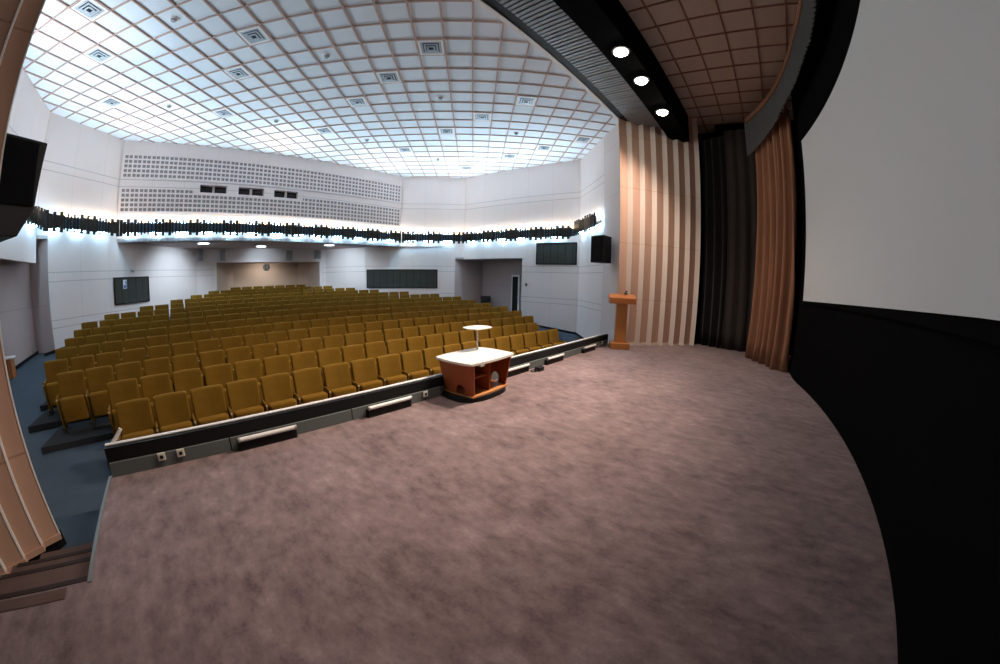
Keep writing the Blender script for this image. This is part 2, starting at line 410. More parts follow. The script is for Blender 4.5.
# recesses
def recess(name, pts, z0, z1, label):
    for i in range(len(pts)-1):
        wall('%s_%s' % (name, ('end', 'back', 'near')[i]), pts[i], pts[i+1], z0, z1, M['wall_recess'], label + (' end', ' back', ' near side')[i], thick=0.1)
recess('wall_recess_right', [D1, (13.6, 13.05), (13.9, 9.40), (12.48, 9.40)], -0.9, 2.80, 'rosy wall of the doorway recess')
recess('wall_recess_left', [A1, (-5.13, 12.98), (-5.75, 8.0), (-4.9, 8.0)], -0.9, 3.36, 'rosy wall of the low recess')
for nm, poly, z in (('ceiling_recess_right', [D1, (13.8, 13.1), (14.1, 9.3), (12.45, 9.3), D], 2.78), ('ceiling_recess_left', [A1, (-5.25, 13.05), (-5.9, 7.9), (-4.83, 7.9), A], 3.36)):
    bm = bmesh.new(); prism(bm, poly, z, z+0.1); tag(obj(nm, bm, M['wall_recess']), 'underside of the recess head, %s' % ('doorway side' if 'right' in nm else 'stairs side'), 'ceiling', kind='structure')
# baseboards
def baseboard(name, a, b, label):
    a, b = Vector(a), Vector(b); n_ = inward(a, b); d = (b-a).normalized(); L = (b-a).length; bm = bmesh.new(); k = 12
    ring = []
    for i in range(k+1):
        p = a + d*(L*i/k); z = ramp(p.y); q = p + n_*0.02
        ring.append([bm.verts.new((*p, z-0.05)), bm.verts.new((*p, z+0.09)), bm.verts.new((*q, z+0.09)), bm.verts.new((*q, z-0.05))])
    for r, s in zip(ring, ring[1:]):
        for i in range(4): bm.faces.new([r[i], r[(i+1) % 4], s[(i+1) % 4], s[i]])
    bm.faces.new(ring[0]); bm.faces.new(ring[-1][::-1])
    tag(obj(name, bm, M['black_paint']), label, 'baseboard', kind='structure')
baseboard('baseboard_right', (12.44, 9.40), E, 'black baseboard below the white side wall')
baseboard('baseboard_right_angle', E, G, 'black baseboard below the angled wall')
baseboard('baseboard_left', A, (-2.0, 15.51), 'black baseboard under the dark notice board')
baseboard('baseboard_recess', (-5.08, 12.9), (-5.65, 8.2), 'black baseboard in the low recess')
# doorway in the right recess
bm = bmesh.new(); box(bm, -0.17, 0.17, -0.03, 0.03, 0.0, 1.96)
dr = obj('door_1', bm, M['black_paint'], loc=(13.735, 10.85, 0.0), rotz=math.radians(94.7)); tag(dr, 'narrow dark doorway in the rosy recess', 'door', kind='structure')
bm = bmesh.new(); box(bm, -0.27, -0.17, -0.05, 0.05, 0, 2.05); box(bm, 0.17, 0.22, -0.05, 0.05, 0, 2.05); box(bm, -0.27, 0.22, -0.05, 0.05, 1.96, 2.05)
obj('door_frame', bm, M['white_trim'], dr)

# projection openings: dark glass set back, post in the middle
for i, (x0, x1) in enumerate(((0.36, 1.405), (1.85, 2.89), (3.305, 4.335))):
    w = empty('window_%d' % (i+1), ((x0+x1)/2, 14.82, 5.155)); h = (x1-x0)/2
    tag(w, 'projection booth opening, %s of the three between the grilles' % ('nearest the stairs side', 'middle one', 'nearest the proscenium with the lectern')[i], 'window', kind='structure')
    bm = bmesh.new(); box(bm, -h, h, 0.26, 0.28, 0, 0.30); obj('window_pane', bm, M['pane'], w)
    bm = bmesh.new()
    for a_, b_, c_, d_ in ((-h, h, 0, 0.015), (-h, h, 0.285, 0.30), (-h, -h+0.015, 0, 0.3), (h-0.02, h, 0, 0.3), (-0.035, 0.035, 0, 0.3)):
        box(bm, a_, b_, 0.05, 0.26, c_, d_)
    obj('window_frame', bm, M['wall_recess'], w)

# perforated grilles on the rear wall
def grille(name, x0, x1, z0, rows_, label, skip=None):
    p = (x1-x0)/72.0; bm = bmesh.new(); zt = z0 + rows_*p; t = 0.055; y0, y1 = -0.05, 0.0
    sx0, sx1 = skip if skip else (x1+1, x1+2)
    tops = lambda x: zt - p if sx0 < x < sx1 else zt
    for i in range(73):
        x = x0 + i*p; ww = t if i % 2 == 0 else t*0.6
        box(bm, x-ww/2, x+ww/2, y0, y1, z0-t/2, tops(x)+t/2)
    for j in range(rows_+1):
        z = z0 + j*p
        if skip and j == rows_:
            box(bm, x0, sx0, y0+0.004, y1, z-t/2, z+t/2); box(bm, sx1, x1, y0+0.004, y1, z-t/2, z+t/2)
        else: box(bm, x0, x1, y0+0.004, y1, z-t/2, z+t/2)
    g = obj(name, bm, M['white_grille'], loc=(0, 14.795, 0)); g.rotation_euler = (0, 0, math.atan2(0.06, 12.183)*0.9); tag(g, label, 'grille')
    bm = bmesh.new(); box(bm, x0, sx0 if skip else x1, -0.012, 0.0, z0, zt)
    if skip: box(bm, sx0, sx1, -0.012, 0.0, z0, zt-p); box(bm, sx1, x1, -0.012, 0.0, z0, zt)
    obj('backing', bm, M['grille_back'], g)
M['white_grille'] = mat('white grille bars', (0.80, 0.72, 0.70), 0.7, spec=0.2)
grille('acoustic_grille', -2.55, 9.45, 5.60, 5, 'white perforated grille high on the rear wall, above the projection openings')
grille('acoustic_grille', -2.55, 9.45, 4.40, 5, 'white perforated grille on the rear wall, below the projection openings', skip=(0.15, 4.55))

# ------------------------------------------------------------------ hall ceiling with diagonal grid
POLY = [G, E, D, Cc, B, A, E2, G2, (-2.3, 3.84), (10.0, 3.84)]
bm = bmesh.new(); prism(bm, POLY, ZC, ZC+0.1)
tag(obj('ceiling', bm, M['ceil']), 'pale tiled auditorium ceiling', 'ceiling', kind='structure')
def clip(poly, p, d):
    t0, t1 = -60.0, 60.0; k = len(poly); cx = sum(q[0] for q in poly)/k; cy = sum(q[1] for q in poly)/k
    for i in range(k):
        a_, b_ = Vector(poly[i]), Vector(poly[(i+1) % k]); e_ = b_-a_; n_ = Vector((-e_.y, e_.x))
        if n_.dot(Vector((cx, cy))-a_) < 0: n_ = -n_
        den = n_.dot(d); num = n_.dot(a_-p)
        if abs(den) < 1e-9:
            if num > 0: return None
        elif den > 0: t0 = max(t0, num/den)
        else: t1 = min(t1, num/den)
    return (t0, t1) if t1 - t0 > 0.15 else None
r2 = math.sqrt(2)
CONV = [(9.95, 3.86), E, D, Cc, B, A, E2, (-2.2, 3.86)]
bm = bmesh.new()
def bar(bm, p, q, w, z0, z1):
    p, q = Vector(p), Vector(q); d = (q-p).normalized(); n_ = Vector((-d.y, d.x))*w/2
    prism(bm, [p+n_, p-n_, q-n_, q+n_], z0, z1)
sc_ = (ZC-1.8)/4.9
WL = [(5.74+0.564*k)*sc_ for k in range(-12, 20)]; VL = [(0.20+0.568*k)*sc_ for k in range(-12, 20)]
for w in WL:      # lines X+Y = w*sqrt2
    d = Vector((1, -1))/r2; p = Vector((w, w))/r2; t = clip(CONV, p, d)
    if t: bar(bm, p+d*t[0], p+d*t[1], 0.036, ZC-0.026, ZC)
for v_ in VL:
    d = Vector((1, 1))/r2; p = Vector((-v_, v_))/r2; t = clip(CONV, p, d)
    if t: bar(bm, p+d*t[0], p+d*t[1], 0.036, ZC-0.034, ZC)
tag(obj('ceiling_grid', bm, M['rib']), 'brown diagonal grid below the auditorium ceiling', 'ceiling', kind='structure')

# ceiling vents and detectors, centred on grid cells
def cell(x, y):
    w, v_ = (x+y)/r2, (y-x)/r2
    cw = min(((a_+b_)/2 for a_, b_ in zip(WL, WL[1:])), key=lambda q: abs(q-w)); cv = min(((a_+b_)/2 for a_, b_ in zip(VL, VL[1:])), key=lambda q: abs(q-v_))
    return (cw-cv)/r2, (cw+cv)/r2
def frame_bm(w, t, z0, z1):
    bm = bmesh.new(); h = w/2
    box(bm, -h, h, -h, -h+t, z0, z1); box(bm, -h, h, h-t, h, z0, z1); box(bm, -h, -h+t, -h+t, h-t, z0, z1); box(bm, h-t, h, -h+t, h-t, z0, z1)
    return bm
CO = ('next to the stairs-side wall', 'second column from the stairs-side wall', 'middle column', 'second column from the doorway-side wall', 'next to the doorway-side wall')
RO = ('row nearest the stage', 'second row from the stage', 'third row from the stage', 'row nearest the rear wall')
def put_copy(root, loc):
    r = root.copy(); C.objects.link(r); r.location = loc
    for ch in list(root.children):
        c = ch.copy(); C.objects.link(c); c.parent = r
        for g_ in list(ch.children):
            d_ = g_.copy(); C.objects.link(d_); d_.parent = c
    return r
vent0 = None
for j, y in enumerate((5.74, 7.42, 9.10, 11.54)):
    for i, x in enumerate((-2.72, 0.60, 3.93, 7.27, 10.57)):
        if j == 0 and i in (0, 1): continue
        cx, cy = cell(x, y); loc = (cx, cy, ZC)
        if vent0 is None:
            vent0 = empty('ceiling_vent', loc, PI/4)
            obj('frame', frame_bm(0.54, 0.05, -0.035, 0.0), M['white_trim'], vent0)
            bm = bmesh.new()
            for k, (s_, z_) in enumerate(((0.42, -0.03), (0.30, -0.045), (0.18, -0.06))):
                h = s_/2
                for a_, b_, c_, d_ in ((-h, h, -h, -h+0.035), (-h, h, h-0.035, h), (-h, -h+0.035, -h, h), (h-0.035, h, -h, h)): box(bm, a_, b_, c_, d_, z_, z_+0.012)
            obj('louver', bm, M['vent'], vent0)
            bm = bmesh.new(); box(bm, -0.22, 0.22, -0.22, 0.22, -0.012, -0.002); obj('throat', bm, M['vent_dark'], vent0); v_o = vent0
        else: v_o = put_copy(vent0, loc)
        tag(v_o, 'square ceiling vent, %s, %s' % (RO[j], CO[i]), 'vent', 'square vents in the auditorium ceiling')
det0 = None
DN = ('above the stairs side, toward the stage', 'above the stairs side, toward the rear', 'over the left middle, toward the stage', 'over the middle, toward the rear, stairs half',
      'over the right middle, toward the stage', 'over the right middle, toward the rear', 'by the doorway side, toward the stage', 'by the doorway side, toward the rear')
for k, (x, y) in enumerate(((-0.96, 7.37), (-1.13, 11.64), (2.34, 7.36), (2.20, 11.60), (5.60, 7.44), (5.53, 11.64), (8.99, 7.56), (8.85, 11.68))):
    cx, cy = cell(x, y)
    if det0 is None:
        det0 = empty('smoke_detector', (cx, cy, ZC))
        bm = bmesh.new(); cyl(bm, (0,0,0), (0,0,-0.03), 0.085, 20); obj('base', bm, M['white_trim'], det0)
        bm = bmesh.new(); cyl(bm, (0,0,-0.03), (0,0,-0.075), 0.07, 20, 0.045); obj('sensor_cap', bm, M['sensor'], det0); q = det0
    else: q = put_copy(det0, (cx, cy, ZC))
    tag(q, 'small round ceiling detector ' + DN[k], 'detector', 'round detectors in the auditorium ceiling')

# ------------------------------------------------------------------ light band around the hall
def light_band(a, b, label, z0=3.62, z1=4.02, trim=(0.0, 0.0), seed=0):
    a, b = Vector(a), Vector(b); d = (b-a).normalized(); n_ = inward(a, b); a = a + d*trim[0]; b = b - d*trim[1]; L = (b-a).length
    seed_ = seed; rnd = random.Random(seed); rot = math.atan2(d.y, d.x); sgn = 1 if Vector((-d.y, d.x)).dot(n_) > 0 else -1
    r = empty('light_band', (a.x, a.y, 0), rot); tag(r, label, 'light band', 'dark light bands around the hall walls')
    bm = bmesh.new(); u = 0.0; k = 0; yo = 0.30*sgn
    while u < L-0.10:
        tall = (k // 5) % 2 == 0; hh = 0.085 if tall and k % 2 == 0 else (0.05 if k % 2 == 0 else 0.0); w = 0.110 if tall else 0.060
        hh += rnd.uniform(-0.012, 0.012)
        box(bm, u, u+w, yo-0.02, yo+0.02, z0-hh, z1+hh)
        u += 0.125; k += 1
    obj('slat_shade', bm, M['band'], r)
    bm = bmesh.new(); box(bm, 0.0, L, yo-0.035*sgn-0.008, yo-0.035*sgn+0.008, z0+0.035, z1-0.035); obj('back_board', bm, M['band_back'], r)
    u = 0.28; i = 0
    bm3 = bmesh.new()
    box(bm3, 0.2, L-0.2, min(0, 0.02*sgn), max(0, 0.02*sgn), (z0+z1)/2-0.05, (z0+z1)/2+0.05)
    while u < L-0.3:
        box(bm3, u+0.02, u+0.06, min(0, 0.27*sgn), max(0, 0.27*sgn), (z0+z1)/2-0.03, (z0+z1)/2+0.03); u += 0.92
    obj('mounting_rail', bm3, M['band'], r)
    u = 0.16
    while u < L-0.25:
        e_ = min(u+0.46, L-0.08)
        bm = bmesh.new(); cyl(bm, (u, 0.13*sgn, z1-0.03), (e_, 0.13*sgn, z1-0.03), 0.020, 8); obj('upper_tube', bm, M['cool'], r)
        bm = bmesh.new(); cyl(bm, (u, 0.13*sgn, z0+0.03), (e_, 0.13*sgn, z0+0.03), 0.020, 8); obj('lower_tube', bm, M['cool_low'], r)
        if e_ + 0.25 < L:
            bm = bmesh.new(); bmesh.ops.create_uvsphere(bm, u_segments=12, v_segments=8, radius=0.03)
            obj('warm_bulb', bm, M['warm'], r, smooth=True, loc=(e_+0.22, 0.10*sgn, z1+0.05))
        u += 0.92; i += 1
    return r
light_band(B, Cc, 'dark castellated light band across the perforated rear wall', seed=1, trim=(0.155, 0.112))
light_band(A, B, 'dark castellated light band over the dark notice board', seed=2, trim=(0.135, 0.14))
light_band(Cc, D, 'dark castellated light band over the long dark panel', seed=3, trim=(0.112, 0.122))
light_band(D, E, 'dark castellated light band above the doorway recess', seed=4, trim=(0.122, 0.155))
light_band(E, F, 'short dark light band ending at the cream return panel', seed=5, trim=(0.155, 0.02), z0=3.74, z1=4.16)
light_band(A, E2, 'dark castellated light band above the low recess', seed=6, trim=(0.135, 0.3))

# soffit downlights
for k, (x, y) in enumerate(((0.62, 15.60), (3.25, 16.9), (6.1, 15.55))):
    r = empty('soffit_downlight', (x, y, ZS)); tag(r, 'round downlight under the rear overhang, %s' % ('stairs side', 'middle', 'long dark panel side')[k], 'light', 'downlights under the overhang')
    bm = bmesh.new(); cyl(bm, (0,0,-0.025), (0,0,0.0), 0.26, 28); obj('rim', bm, M['white_trim'], r)
    bm = bmesh.new(); cyl(bm, (0,0,-0.032), (0,0,-0.026), 0.22, 28); obj('diffuser', bm, M['soffit_lens'], r)

# dark boxes on the lower rear wall, clock
for k, (x0, x1, z0, z1) in enumerate(((1.50, 1.74, 2.80, 3.31), (4.72, 5.08, 2.78, 3.28), (6.30, 6.62, 2.86, 3.33), (0.50, 0.70, 2.82, 3.34))):
    bm = bmesh.new(); box(bm, x0, x1, YR-0.14, YR-0.0, z0, z1); bevel(bm, 0.012, 1)
    b_ = obj('wall_speaker', bm, M['vent']); tag(b_, ('slim grey box speaker by the niche corner under the overhang', 'grey box speaker above the niche, clock side', 'grey box speaker at the niche end near the long panel', 'slim grey box speaker at the far end of the slanting wall')[k], 'speaker', 'grey speakers under the overhang')
    bm = bmesh.new(); box(bm, x0+0.03, x1-0.03, YR-0.152, YR-0.138, z0+0.04, z1-0.04); obj('grille', bm, M['sensor'], b_)
ck = empty('wall_clock', (4.17, 20.19, 2.53)); tag(ck, 'dark round wall clock in the niche above the last row', 'clock')
bm = bmesh.new(); cyl(bm, (0,0,0), (0,-0.05,0), 0.19, 32); obj('case', bm, M['speaker'], ck)
bm = bmesh.new(); cyl(bm, (0,-0.05,0), (0,-0.056,0), 0.165, 32); obj('face', bm, M['clock_face'], ck)
for k in range(12):
    bm = bmesh.new(); t = k*PI/6; cyl(bm, (0.14*math.sin(t), -0.056, 0.14*math.cos(t)), (0.14*math.sin(t), -0.061, 0.14*math.cos(t)), 0.011, 8); obj('hour_mark', bm, M['clock_mark'], ck)
for l_, a_, w_ in ((0.09, 0.9, 0.009), (0.125, 2.2, 0.006)):
    bm = bmesh.new(); cyl(bm, (0, -0.064, 0), (l_*math.sin(a_), -0.064, l_*math.cos(a_)), w_, 6); obj('hand', bm, M['clock_mark'], ck)

# dark panels on the walls
def wall_panel(a, b, p0, p1, z0, z1, label, name='display_board'):
    n_ = inward(a, b); u0, u1 = along(a, b, p0), along(a, b, p1); d = (Vector(b)-Vector(a)).normalized()
    o_ = Vector(a) + d*u0; rot = math.atan2(d.y, d.x); s = 1 if Vector((-d.y, d.x)).dot(n_) > 0 else -1; w = u1-u0
    bm = bmesh.new(); box(bm, 0.04, w-0.04, min(0, 0.035*s), max(0, 0.035*s), z0+0.04, z1-0.04)
    r = obj(name, bm, M['panel_dark'], loc=(o_.x, o_.y, 0), rotz=rot); tag(r, label, 'panel')
    bm = bmesh.new()
    for q in ((0, w, z0, z0+0.04), (0, w, z1-0.04, z1), (0, 0.04, z0, z1), (w-0.04, w, z0, z1)): box(bm, q[0], q[1], min(0, 0.055*s), max(0, 0.055*s), q[2], q[3])
    obj('frame', bm, M['black_paint'], r)
    return r, s
pa, s_ = wall_panel(A, B, (-2.731, 14.658), (-1.590, 15.93), 1.265, 2.195, 'dark square notice board on the slanting wall')
wall_panel(CB, D, (8.31, 16.03), (11.018, 13.673), 1.33, 2.255, 'long dark panel on the slanting wall behind the seats')
wall_panel(D, E, (12.515, 8.77), (12.755, 6.90), 2.50, 3.43, 'dark panel high on the side wall beside the speaker')
# notice sheet on the first board
d = (Vector(B)-Vector(A)).normalized(); n_ = inward(A, B); u = along(A, B, (-2.731, 14.658))
o_ = Vector(A) + d*(u+0.42) + n_*0.036
nt = empty('notice_sheet', (o_.x, o_.y, 1.80), math.atan2(d.y, d.x)); tag(nt, 'small white and blue notice sheet on the dark square board', 'notice')
bm = bmesh.new(); box(bm, 0, 0.17, -0.006, 0.0, 0, 0.30); obj('sheet', bm, M['paper'], nt)
bm = bmesh.new(); box(bm, 0.015, 0.155, -0.009, -0.006, 0.02, 0.12); box(bm, 0.10, 0.155, -0.009, -0.006, 0.14, 0.26); obj('print', bm, M['paper_ink'], nt)
# small fixture above the board
o_ = Vector(A) + d*along(A, B, (-2.2, 15.28)) + n_*0.0
fx = empty('wall_sensor', (o_.x, o_.y, 2.44), math.atan2(d.y, d.x)); tag(fx, 'small pale fixture on the wall above the dark square board', 'sensor')
bm = bmesh.new(); box(bm, -0.05, 0.05, -0.03, 0.0, -0.06, 0.06); bevel(bm, 0.006, 1); obj('mount', bm, M['white_trim'], fx)
bm = bmesh.new(); cyl(bm, (0, -0.03, -0.02), (0.03, -0.17, -0.06), 0.045, 14); obj('head', bm, M['sensor'], fx)
d = (Vector(E)-Vector(D)).normalized(); o_ = Vector(D) + d*along(D, E, (12.44, 9.33)) + inward(D, E)*0.0
bm = bmesh.new(); box(bm, -0.04, 0.04, -0.012, 0.012, -0.06, 0.06); bevel(bm, 0.004, 1)
sw = obj('light_switch', bm, M['black_paint'], loc=(o_.x-0.012, o_.y-0.1, 1.60), rotz=math.atan2(d.y, d.x)); tag(sw, 'small dark switch beside the doorway recess', 'switch')

# ------------------------------------------------------------------ proscenium fluted piers
def flutes(name, p0, p1, z0, z1, n_f, m1, m2, label, depth=0.125, long=0.745):
    """saw-tooth pier: a long face running in from each crest, then a short return facing the hall"""
    p0, p1 = Vector(p0), Vector(p1); t = (p1-p0); L = t.length; t.normalize()
    nn = Vector((-t.y, t.x)); toc = Vector((3.9, 0.5)) - (p0+p1)/2
    if nn.dot(toc) < 0: nn = -nn
    pitch = L/n_f; bm = bmesh.new(); th = nn*0.025
    folds = []
    for i in range(n_f): folds += [p0 + t*(i*pitch) + nn*depth, p0 + t*((i+long)*pitch)]
    folds.append(p0 + t*L + nn*depth)
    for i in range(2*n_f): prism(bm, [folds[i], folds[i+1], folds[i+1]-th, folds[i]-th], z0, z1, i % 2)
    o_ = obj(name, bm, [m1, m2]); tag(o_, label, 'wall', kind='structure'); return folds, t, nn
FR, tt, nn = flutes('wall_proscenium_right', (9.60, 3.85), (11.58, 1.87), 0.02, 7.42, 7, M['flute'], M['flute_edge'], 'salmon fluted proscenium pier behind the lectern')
# bottom lip of the far pier: skirting pieces hanging loose
bm = bmesh.new()
for i in range(14):
    a_, b_ = FR[i], FR[i+1]; prism(bm, [a_ + nn*0.014, b_ + nn*0.014, b_ + nn*0.002, a_ + nn*0.002], 0.0, 0.09 if i < 9 else 0.05)
tag(obj('baseboard_proscenium', bm, M['flute_edge']), 'pale lip along the foot of the fluted pier', 'baseboard', kind='structure')
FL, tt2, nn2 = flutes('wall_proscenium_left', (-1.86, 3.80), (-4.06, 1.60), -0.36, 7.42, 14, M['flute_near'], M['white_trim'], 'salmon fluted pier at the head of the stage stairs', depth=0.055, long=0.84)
bm = bmesh.new()
for i in range(28):
    if i % 2 == 0: c0 = FL[i]; prism(bm, [c0 + nn2*0.006 - tt2*0.008, c0 + nn2*0.006 + tt2*0.008, c0 - nn2*0.012 + tt2*0.008, c0 - nn2*0.012 - tt2*0.008], -0.36, 7.4)
    a_, b_ = FL[i], FL[i+1]; prism(bm, [a_ + nn2*0.014, b_ + nn2*0.014, b_ + nn2*0.002, a_ + nn2*0.002], -0.40, -0.34, 1)
tag(obj('trim_5', bm, [M['white_trim'], M['flute_near']]), 'white edge strips of the near fluted pier', 'trim', kind='structure')
bm = bmesh.new(); prism(bm, [(-1.84, 3.86), (-1.92, 3.98), (-2.36, 4.0), (-2.3, 3.5), (-1.95, 3.72)], -0.55, -0.36)
tag(obj('pier_gap', bm, M['black_paint']), 'black block filling the dark gap under the near fluted pier', 'baseboard', kind='structure')  # dark gap below the pier put in as a black block
# hall side of the near pier
wall('wall_left_return', G2, (-1.98, 3.90), -0.6, ZC, M['cream'], 'cream return panel of the near pier')

# ------------------------------------------------------------------ header over the stage front
hd = empty('ceiling_header', (4, 3.0, 6.7)); tag(hd, 'slatted black header spanning the stage front', 'header', kind='structure')
def hobj(name, bm, m):
    o_ = obj(name, bm, m); o_.parent = hd; o_.matrix_parent_inverse = hd.matrix_world.inverted(); o_.location = (-4, -3.0, -6.7); o_.matrix_parent_inverse = Matrix(); return o_
bm = bmesh.new(); box(bm, -2.3, 10.02, 3.76, 3.86, 6.77, 6.96); hobj('white_edge', bm, M['white_trim'])
bm = bmesh.new(); prism(bm, [(-2.3, 3.76), (9.72, 3.76), (10.0, 3.50), (-2.6, 3.50)], 6.79, 6.95); hobj('black_lip', bm, M['black_paint'])
bm = bmesh.new(); prism(bm, [(-2.6, 3.55), (10.0, 3.55), (10.9, 2.62), (-3.4, 2.62)], 6.84, 6.95); hobj('slat_backing', bm, M['black_paint'])
bm = bmesh.new(); x = -3.3; k = 0
while x < 10.75:
    y1 = 3.53 if x < 9.9 else 3.53-(x-9.9); y0 = 2.60
    if x < -2.5: y1 = 3.53+(x+2.5)
    if y1 - y0 > 0.05: 
        j_ = 0.006*math.sin(k*2.1)
        prism(bm, [(x, y0-0.03*(k % 2)), (x+0.072, y0-0.03*(k % 2)), (x+0.072, y1), (x, y1)], 6.735+j_, 6.79+j_)
    x += 0.112; k += 1
hobj('slat', bm, M['slat'])
bm = bmesh.new(); prism(bm, [(-3.45, 2.60), (10.85, 2.60), (11.40, 2.03), (-3.9, 2.03)], 6.45, 7.75); hobj('beam_box', bm, M['black'])

# stage lamps in the header box; last one added out of view for light
for k, (x, y) in enumerate(((5.95, 2.22), (7.14, 2.235), (8.83, 2.25), (2.9, 2.22))):
    r = empty('stage_downlight', (x, y, 6.45))
    tag(r, 'lit round stage lamp under the black header, %s' % ('third from the fluted pier behind the lectern', 'second from the fluted pier behind the lectern', 'closest to the fluted pier behind the lectern', 'fourth from the fluted pier, added out of view')[k], 'lamp', 'lit lamps under the stage header')
    bm = bmesh.new(); cyl(bm, (0,0,0.0), (0,0,-0.07), 0.17, 24, 0.185); obj('housing', bm, M['black_paint'], r)
    bm = bmesh.new(); bmesh.ops.create_uvsphere(bm, u_segments=20, v_segments=10, radius=0.14)
    for v_ in bm.verts: v_.co.z *= 0.5
    obj('lens', bm, M['lens'], r, smooth=True, loc=(0, 0, -0.07))
    ld = bpy.data.lights.new('stage_spot', 'SPOT'); lo = bpy.data.objects.new('stage_spot', ld); link(lo)
    ld.energy = 1400 if k < 2 else (1000 if k == 2 else 480); ld.color = (1.0, 0.82, 0.68); ld.spot_size = math.radians(145 if k == 2 else 84); ld.spot_blend = 1.0; ld.shadow_soft_size = 0.12
    lo.location = (x, y, 6.27); lo.rotation_euler = (Vector((x-(1.9 if k == 2 else 2.4), 4.3, 0))-Vector((x, y, 6.27))).to_track_quat('-Z', 'Y').to_euler()

# ------------------------------------------------------------------ stage ceiling, rear wall, screen
ZSC = 7.42
bm = bmesh.new(); box(bm, -4.6, 12.9, -2.6, 2.1, ZSC, ZSC+0.1)
tag(obj('ceiling_stage', bm, M['stage_ceil']), 'dim rosy tiled ceiling above the stage', 'ceiling', kind='structure')
bm = bmesh.new()
for k in range(-15, 10):
    x = 6.02 + 0.684*k
    if -4.5 < x < 12.8: box(bm, x-0.016, x+0.016, -2.5, 2.02, ZSC-0.03, ZSC)
for y in (1.63, 0.96, 0.28, -0.38, -1.04, -1.70): box(bm, -4.5, 12.8, y-0.016, y+0.016, ZSC-0.038, ZSC)
tag(obj('ceiling_stage_grid', bm, M['stage_rib']), 'dark red grid of the stage ceiling', 'ceiling', kind='structure')
path = [(x, arc_y(x)) for x in [-3.5 + 0.35*i for i in range(35)]] + [(8.7, -1.09), (9.3, -1.06), (10.2, -1.16), (12.3, -1.36)]
path = [(-4.5, 0.10)] + path
bm = bmesh.new(); ribbon(bm, [(x, y-0.04) for x, y in path], 0.0, ZSC, 0.08)
tag(obj('wall_stage_rear', bm, M['black']), 'curved black masking wall around the screen', 'wall', kind='structure')
bm = bmesh.new(); box(bm, 12.25, 12.4, -1.6, 1.3, 0, ZSC)
tag(obj('wall_stage_right', bm, M['black']), 'black side wall behind the dark stage curtains', 'wall', kind='structure')
bm = bmesh.new(); box(bm, -4.55, -4.4, -2.2, 1.7, 0, ZSC)
tag(obj('wall_stage_left', bm, M['black']), 'black side wall of the stage at the stairs end', 'wall', kind='structure')
# screen: a curved sheet with a slim black frame lip
sc = empty('projection_screen', (SX, arc_y(SX), 1.735)); tag(sc, 'wide curved grey-white projection screen on the black rear wall', 'screen')
k = 60; xs = [-0.76 + (8.49+0.76)*i/k for i in range(k+1)]
def rel(o_): return o_
bm = bmesh.new(); ribbon(bm, [(x-SX, arc_y(x)+0.045-arc_y(SX)) for x in xs], lambda i: 0.075*min(1.0, (k-i)/k*1.5), 3.465, 0.015); obj('screen_sheet', bm, M['screen'], sc, smooth=False)
bm = bmesh.new()
xs2 = [-0.81 + (8.54+0.81)*i/k for i in range(k+1)]
ribbon(bm, [(x-SX, arc_y(x)+0.012-arc_y(SX)) for x in xs2], -0.05, 3.515, 0.05); obj('backing_frame', bm, M['black'], sc)

# ------------------------------------------------------------------ pelmet and curtains
def smooth_path(pts, n_=12):
    out = []
    P_ = [Vector(p) for p in pts]; P_ = [2*P_[0]-P_[1]] + P_ + [2*P_[-1]-P_[-2]]
    for i in range(1, len(P_)-2):
        a_, b_, c_, d_ = P_[i-1:i+3]
        for j in range(n_):
            t = j/n_; out.append(0.5*((2*b_) + (c_-a_)*t + (2*a_-5*b_+4*c_-d_)*t*t + (-a_+3*b_-3*c_+d_)*t**3))
    out.append(P_[-2]); return out
def resample(path, step):
    out = [path[0]]; acc = 0.0
    for a_, b_ in zip(path, path[1:]):
        L = (b_-a_).length; t = step-acc
        while t <= L: out.append(a_+(b_-a_)*(t/L)); t += step
        acc = (acc+L) % step
    return out
def pleat(path, amp, wave, step):
    p = resample(path, step); out = []; s = 0.0
    for i, q in enumerate(p):
        d = (p[min(i+1, len(p)-1)]-p[max(i-1, 0)]).normalized(); n_ = Vector((-d.y, d.x))
        out.append(q + n_*amp*math.sin(2*PI*s/wave)); s += step
    return out
RAIL = smooth_path([(-1.9, -1.05), (0.2, -1.13), (2.2, -1.2), (4.2, -1.22), (5.7, -1.19), (6.5, -1.08), (7.55, -0.92), (8.7, -0.64), (9.6, -0.29), (10.25, 0.06), (10.55, 0.26)])
pm = empty('pelmet', (0, 0, 6.0)); tag(pm, 'grey pleated pelmet curving along the stage ceiling above the screen', 'pelmet')
bm = bmesh.new(); pth = pleat(RAIL, 0.030, 0.13, 0.0325); zr = random.Random(3)
jag = [0.02*zr.random() for _ in pth]
ribbon(bm, pth, lambda i: -0.02 + jag[i] + (0.02 if (i // 2) % 2 else 0) - 0.42*max(0.0, 1-(len(pth)-1-i)/75.0), 0.60, 0.01); obj('pleated_cloth', bm, M['pelmet'], pm)
bm = bmesh.new(); ribbon(bm, resample(RAIL, 0.2), 0.57, 0.70, 0.09); obj('rail', bm, M['rail'], pm)
for q in resample(RAIL, 2.6):
    bm = bmesh.new(); cyl(bm, (q.x, q.y, 0.69), (q.x, q.y, 1.43), 0.006, 6); obj('hanger_wire', bm, M['steel'], pm)

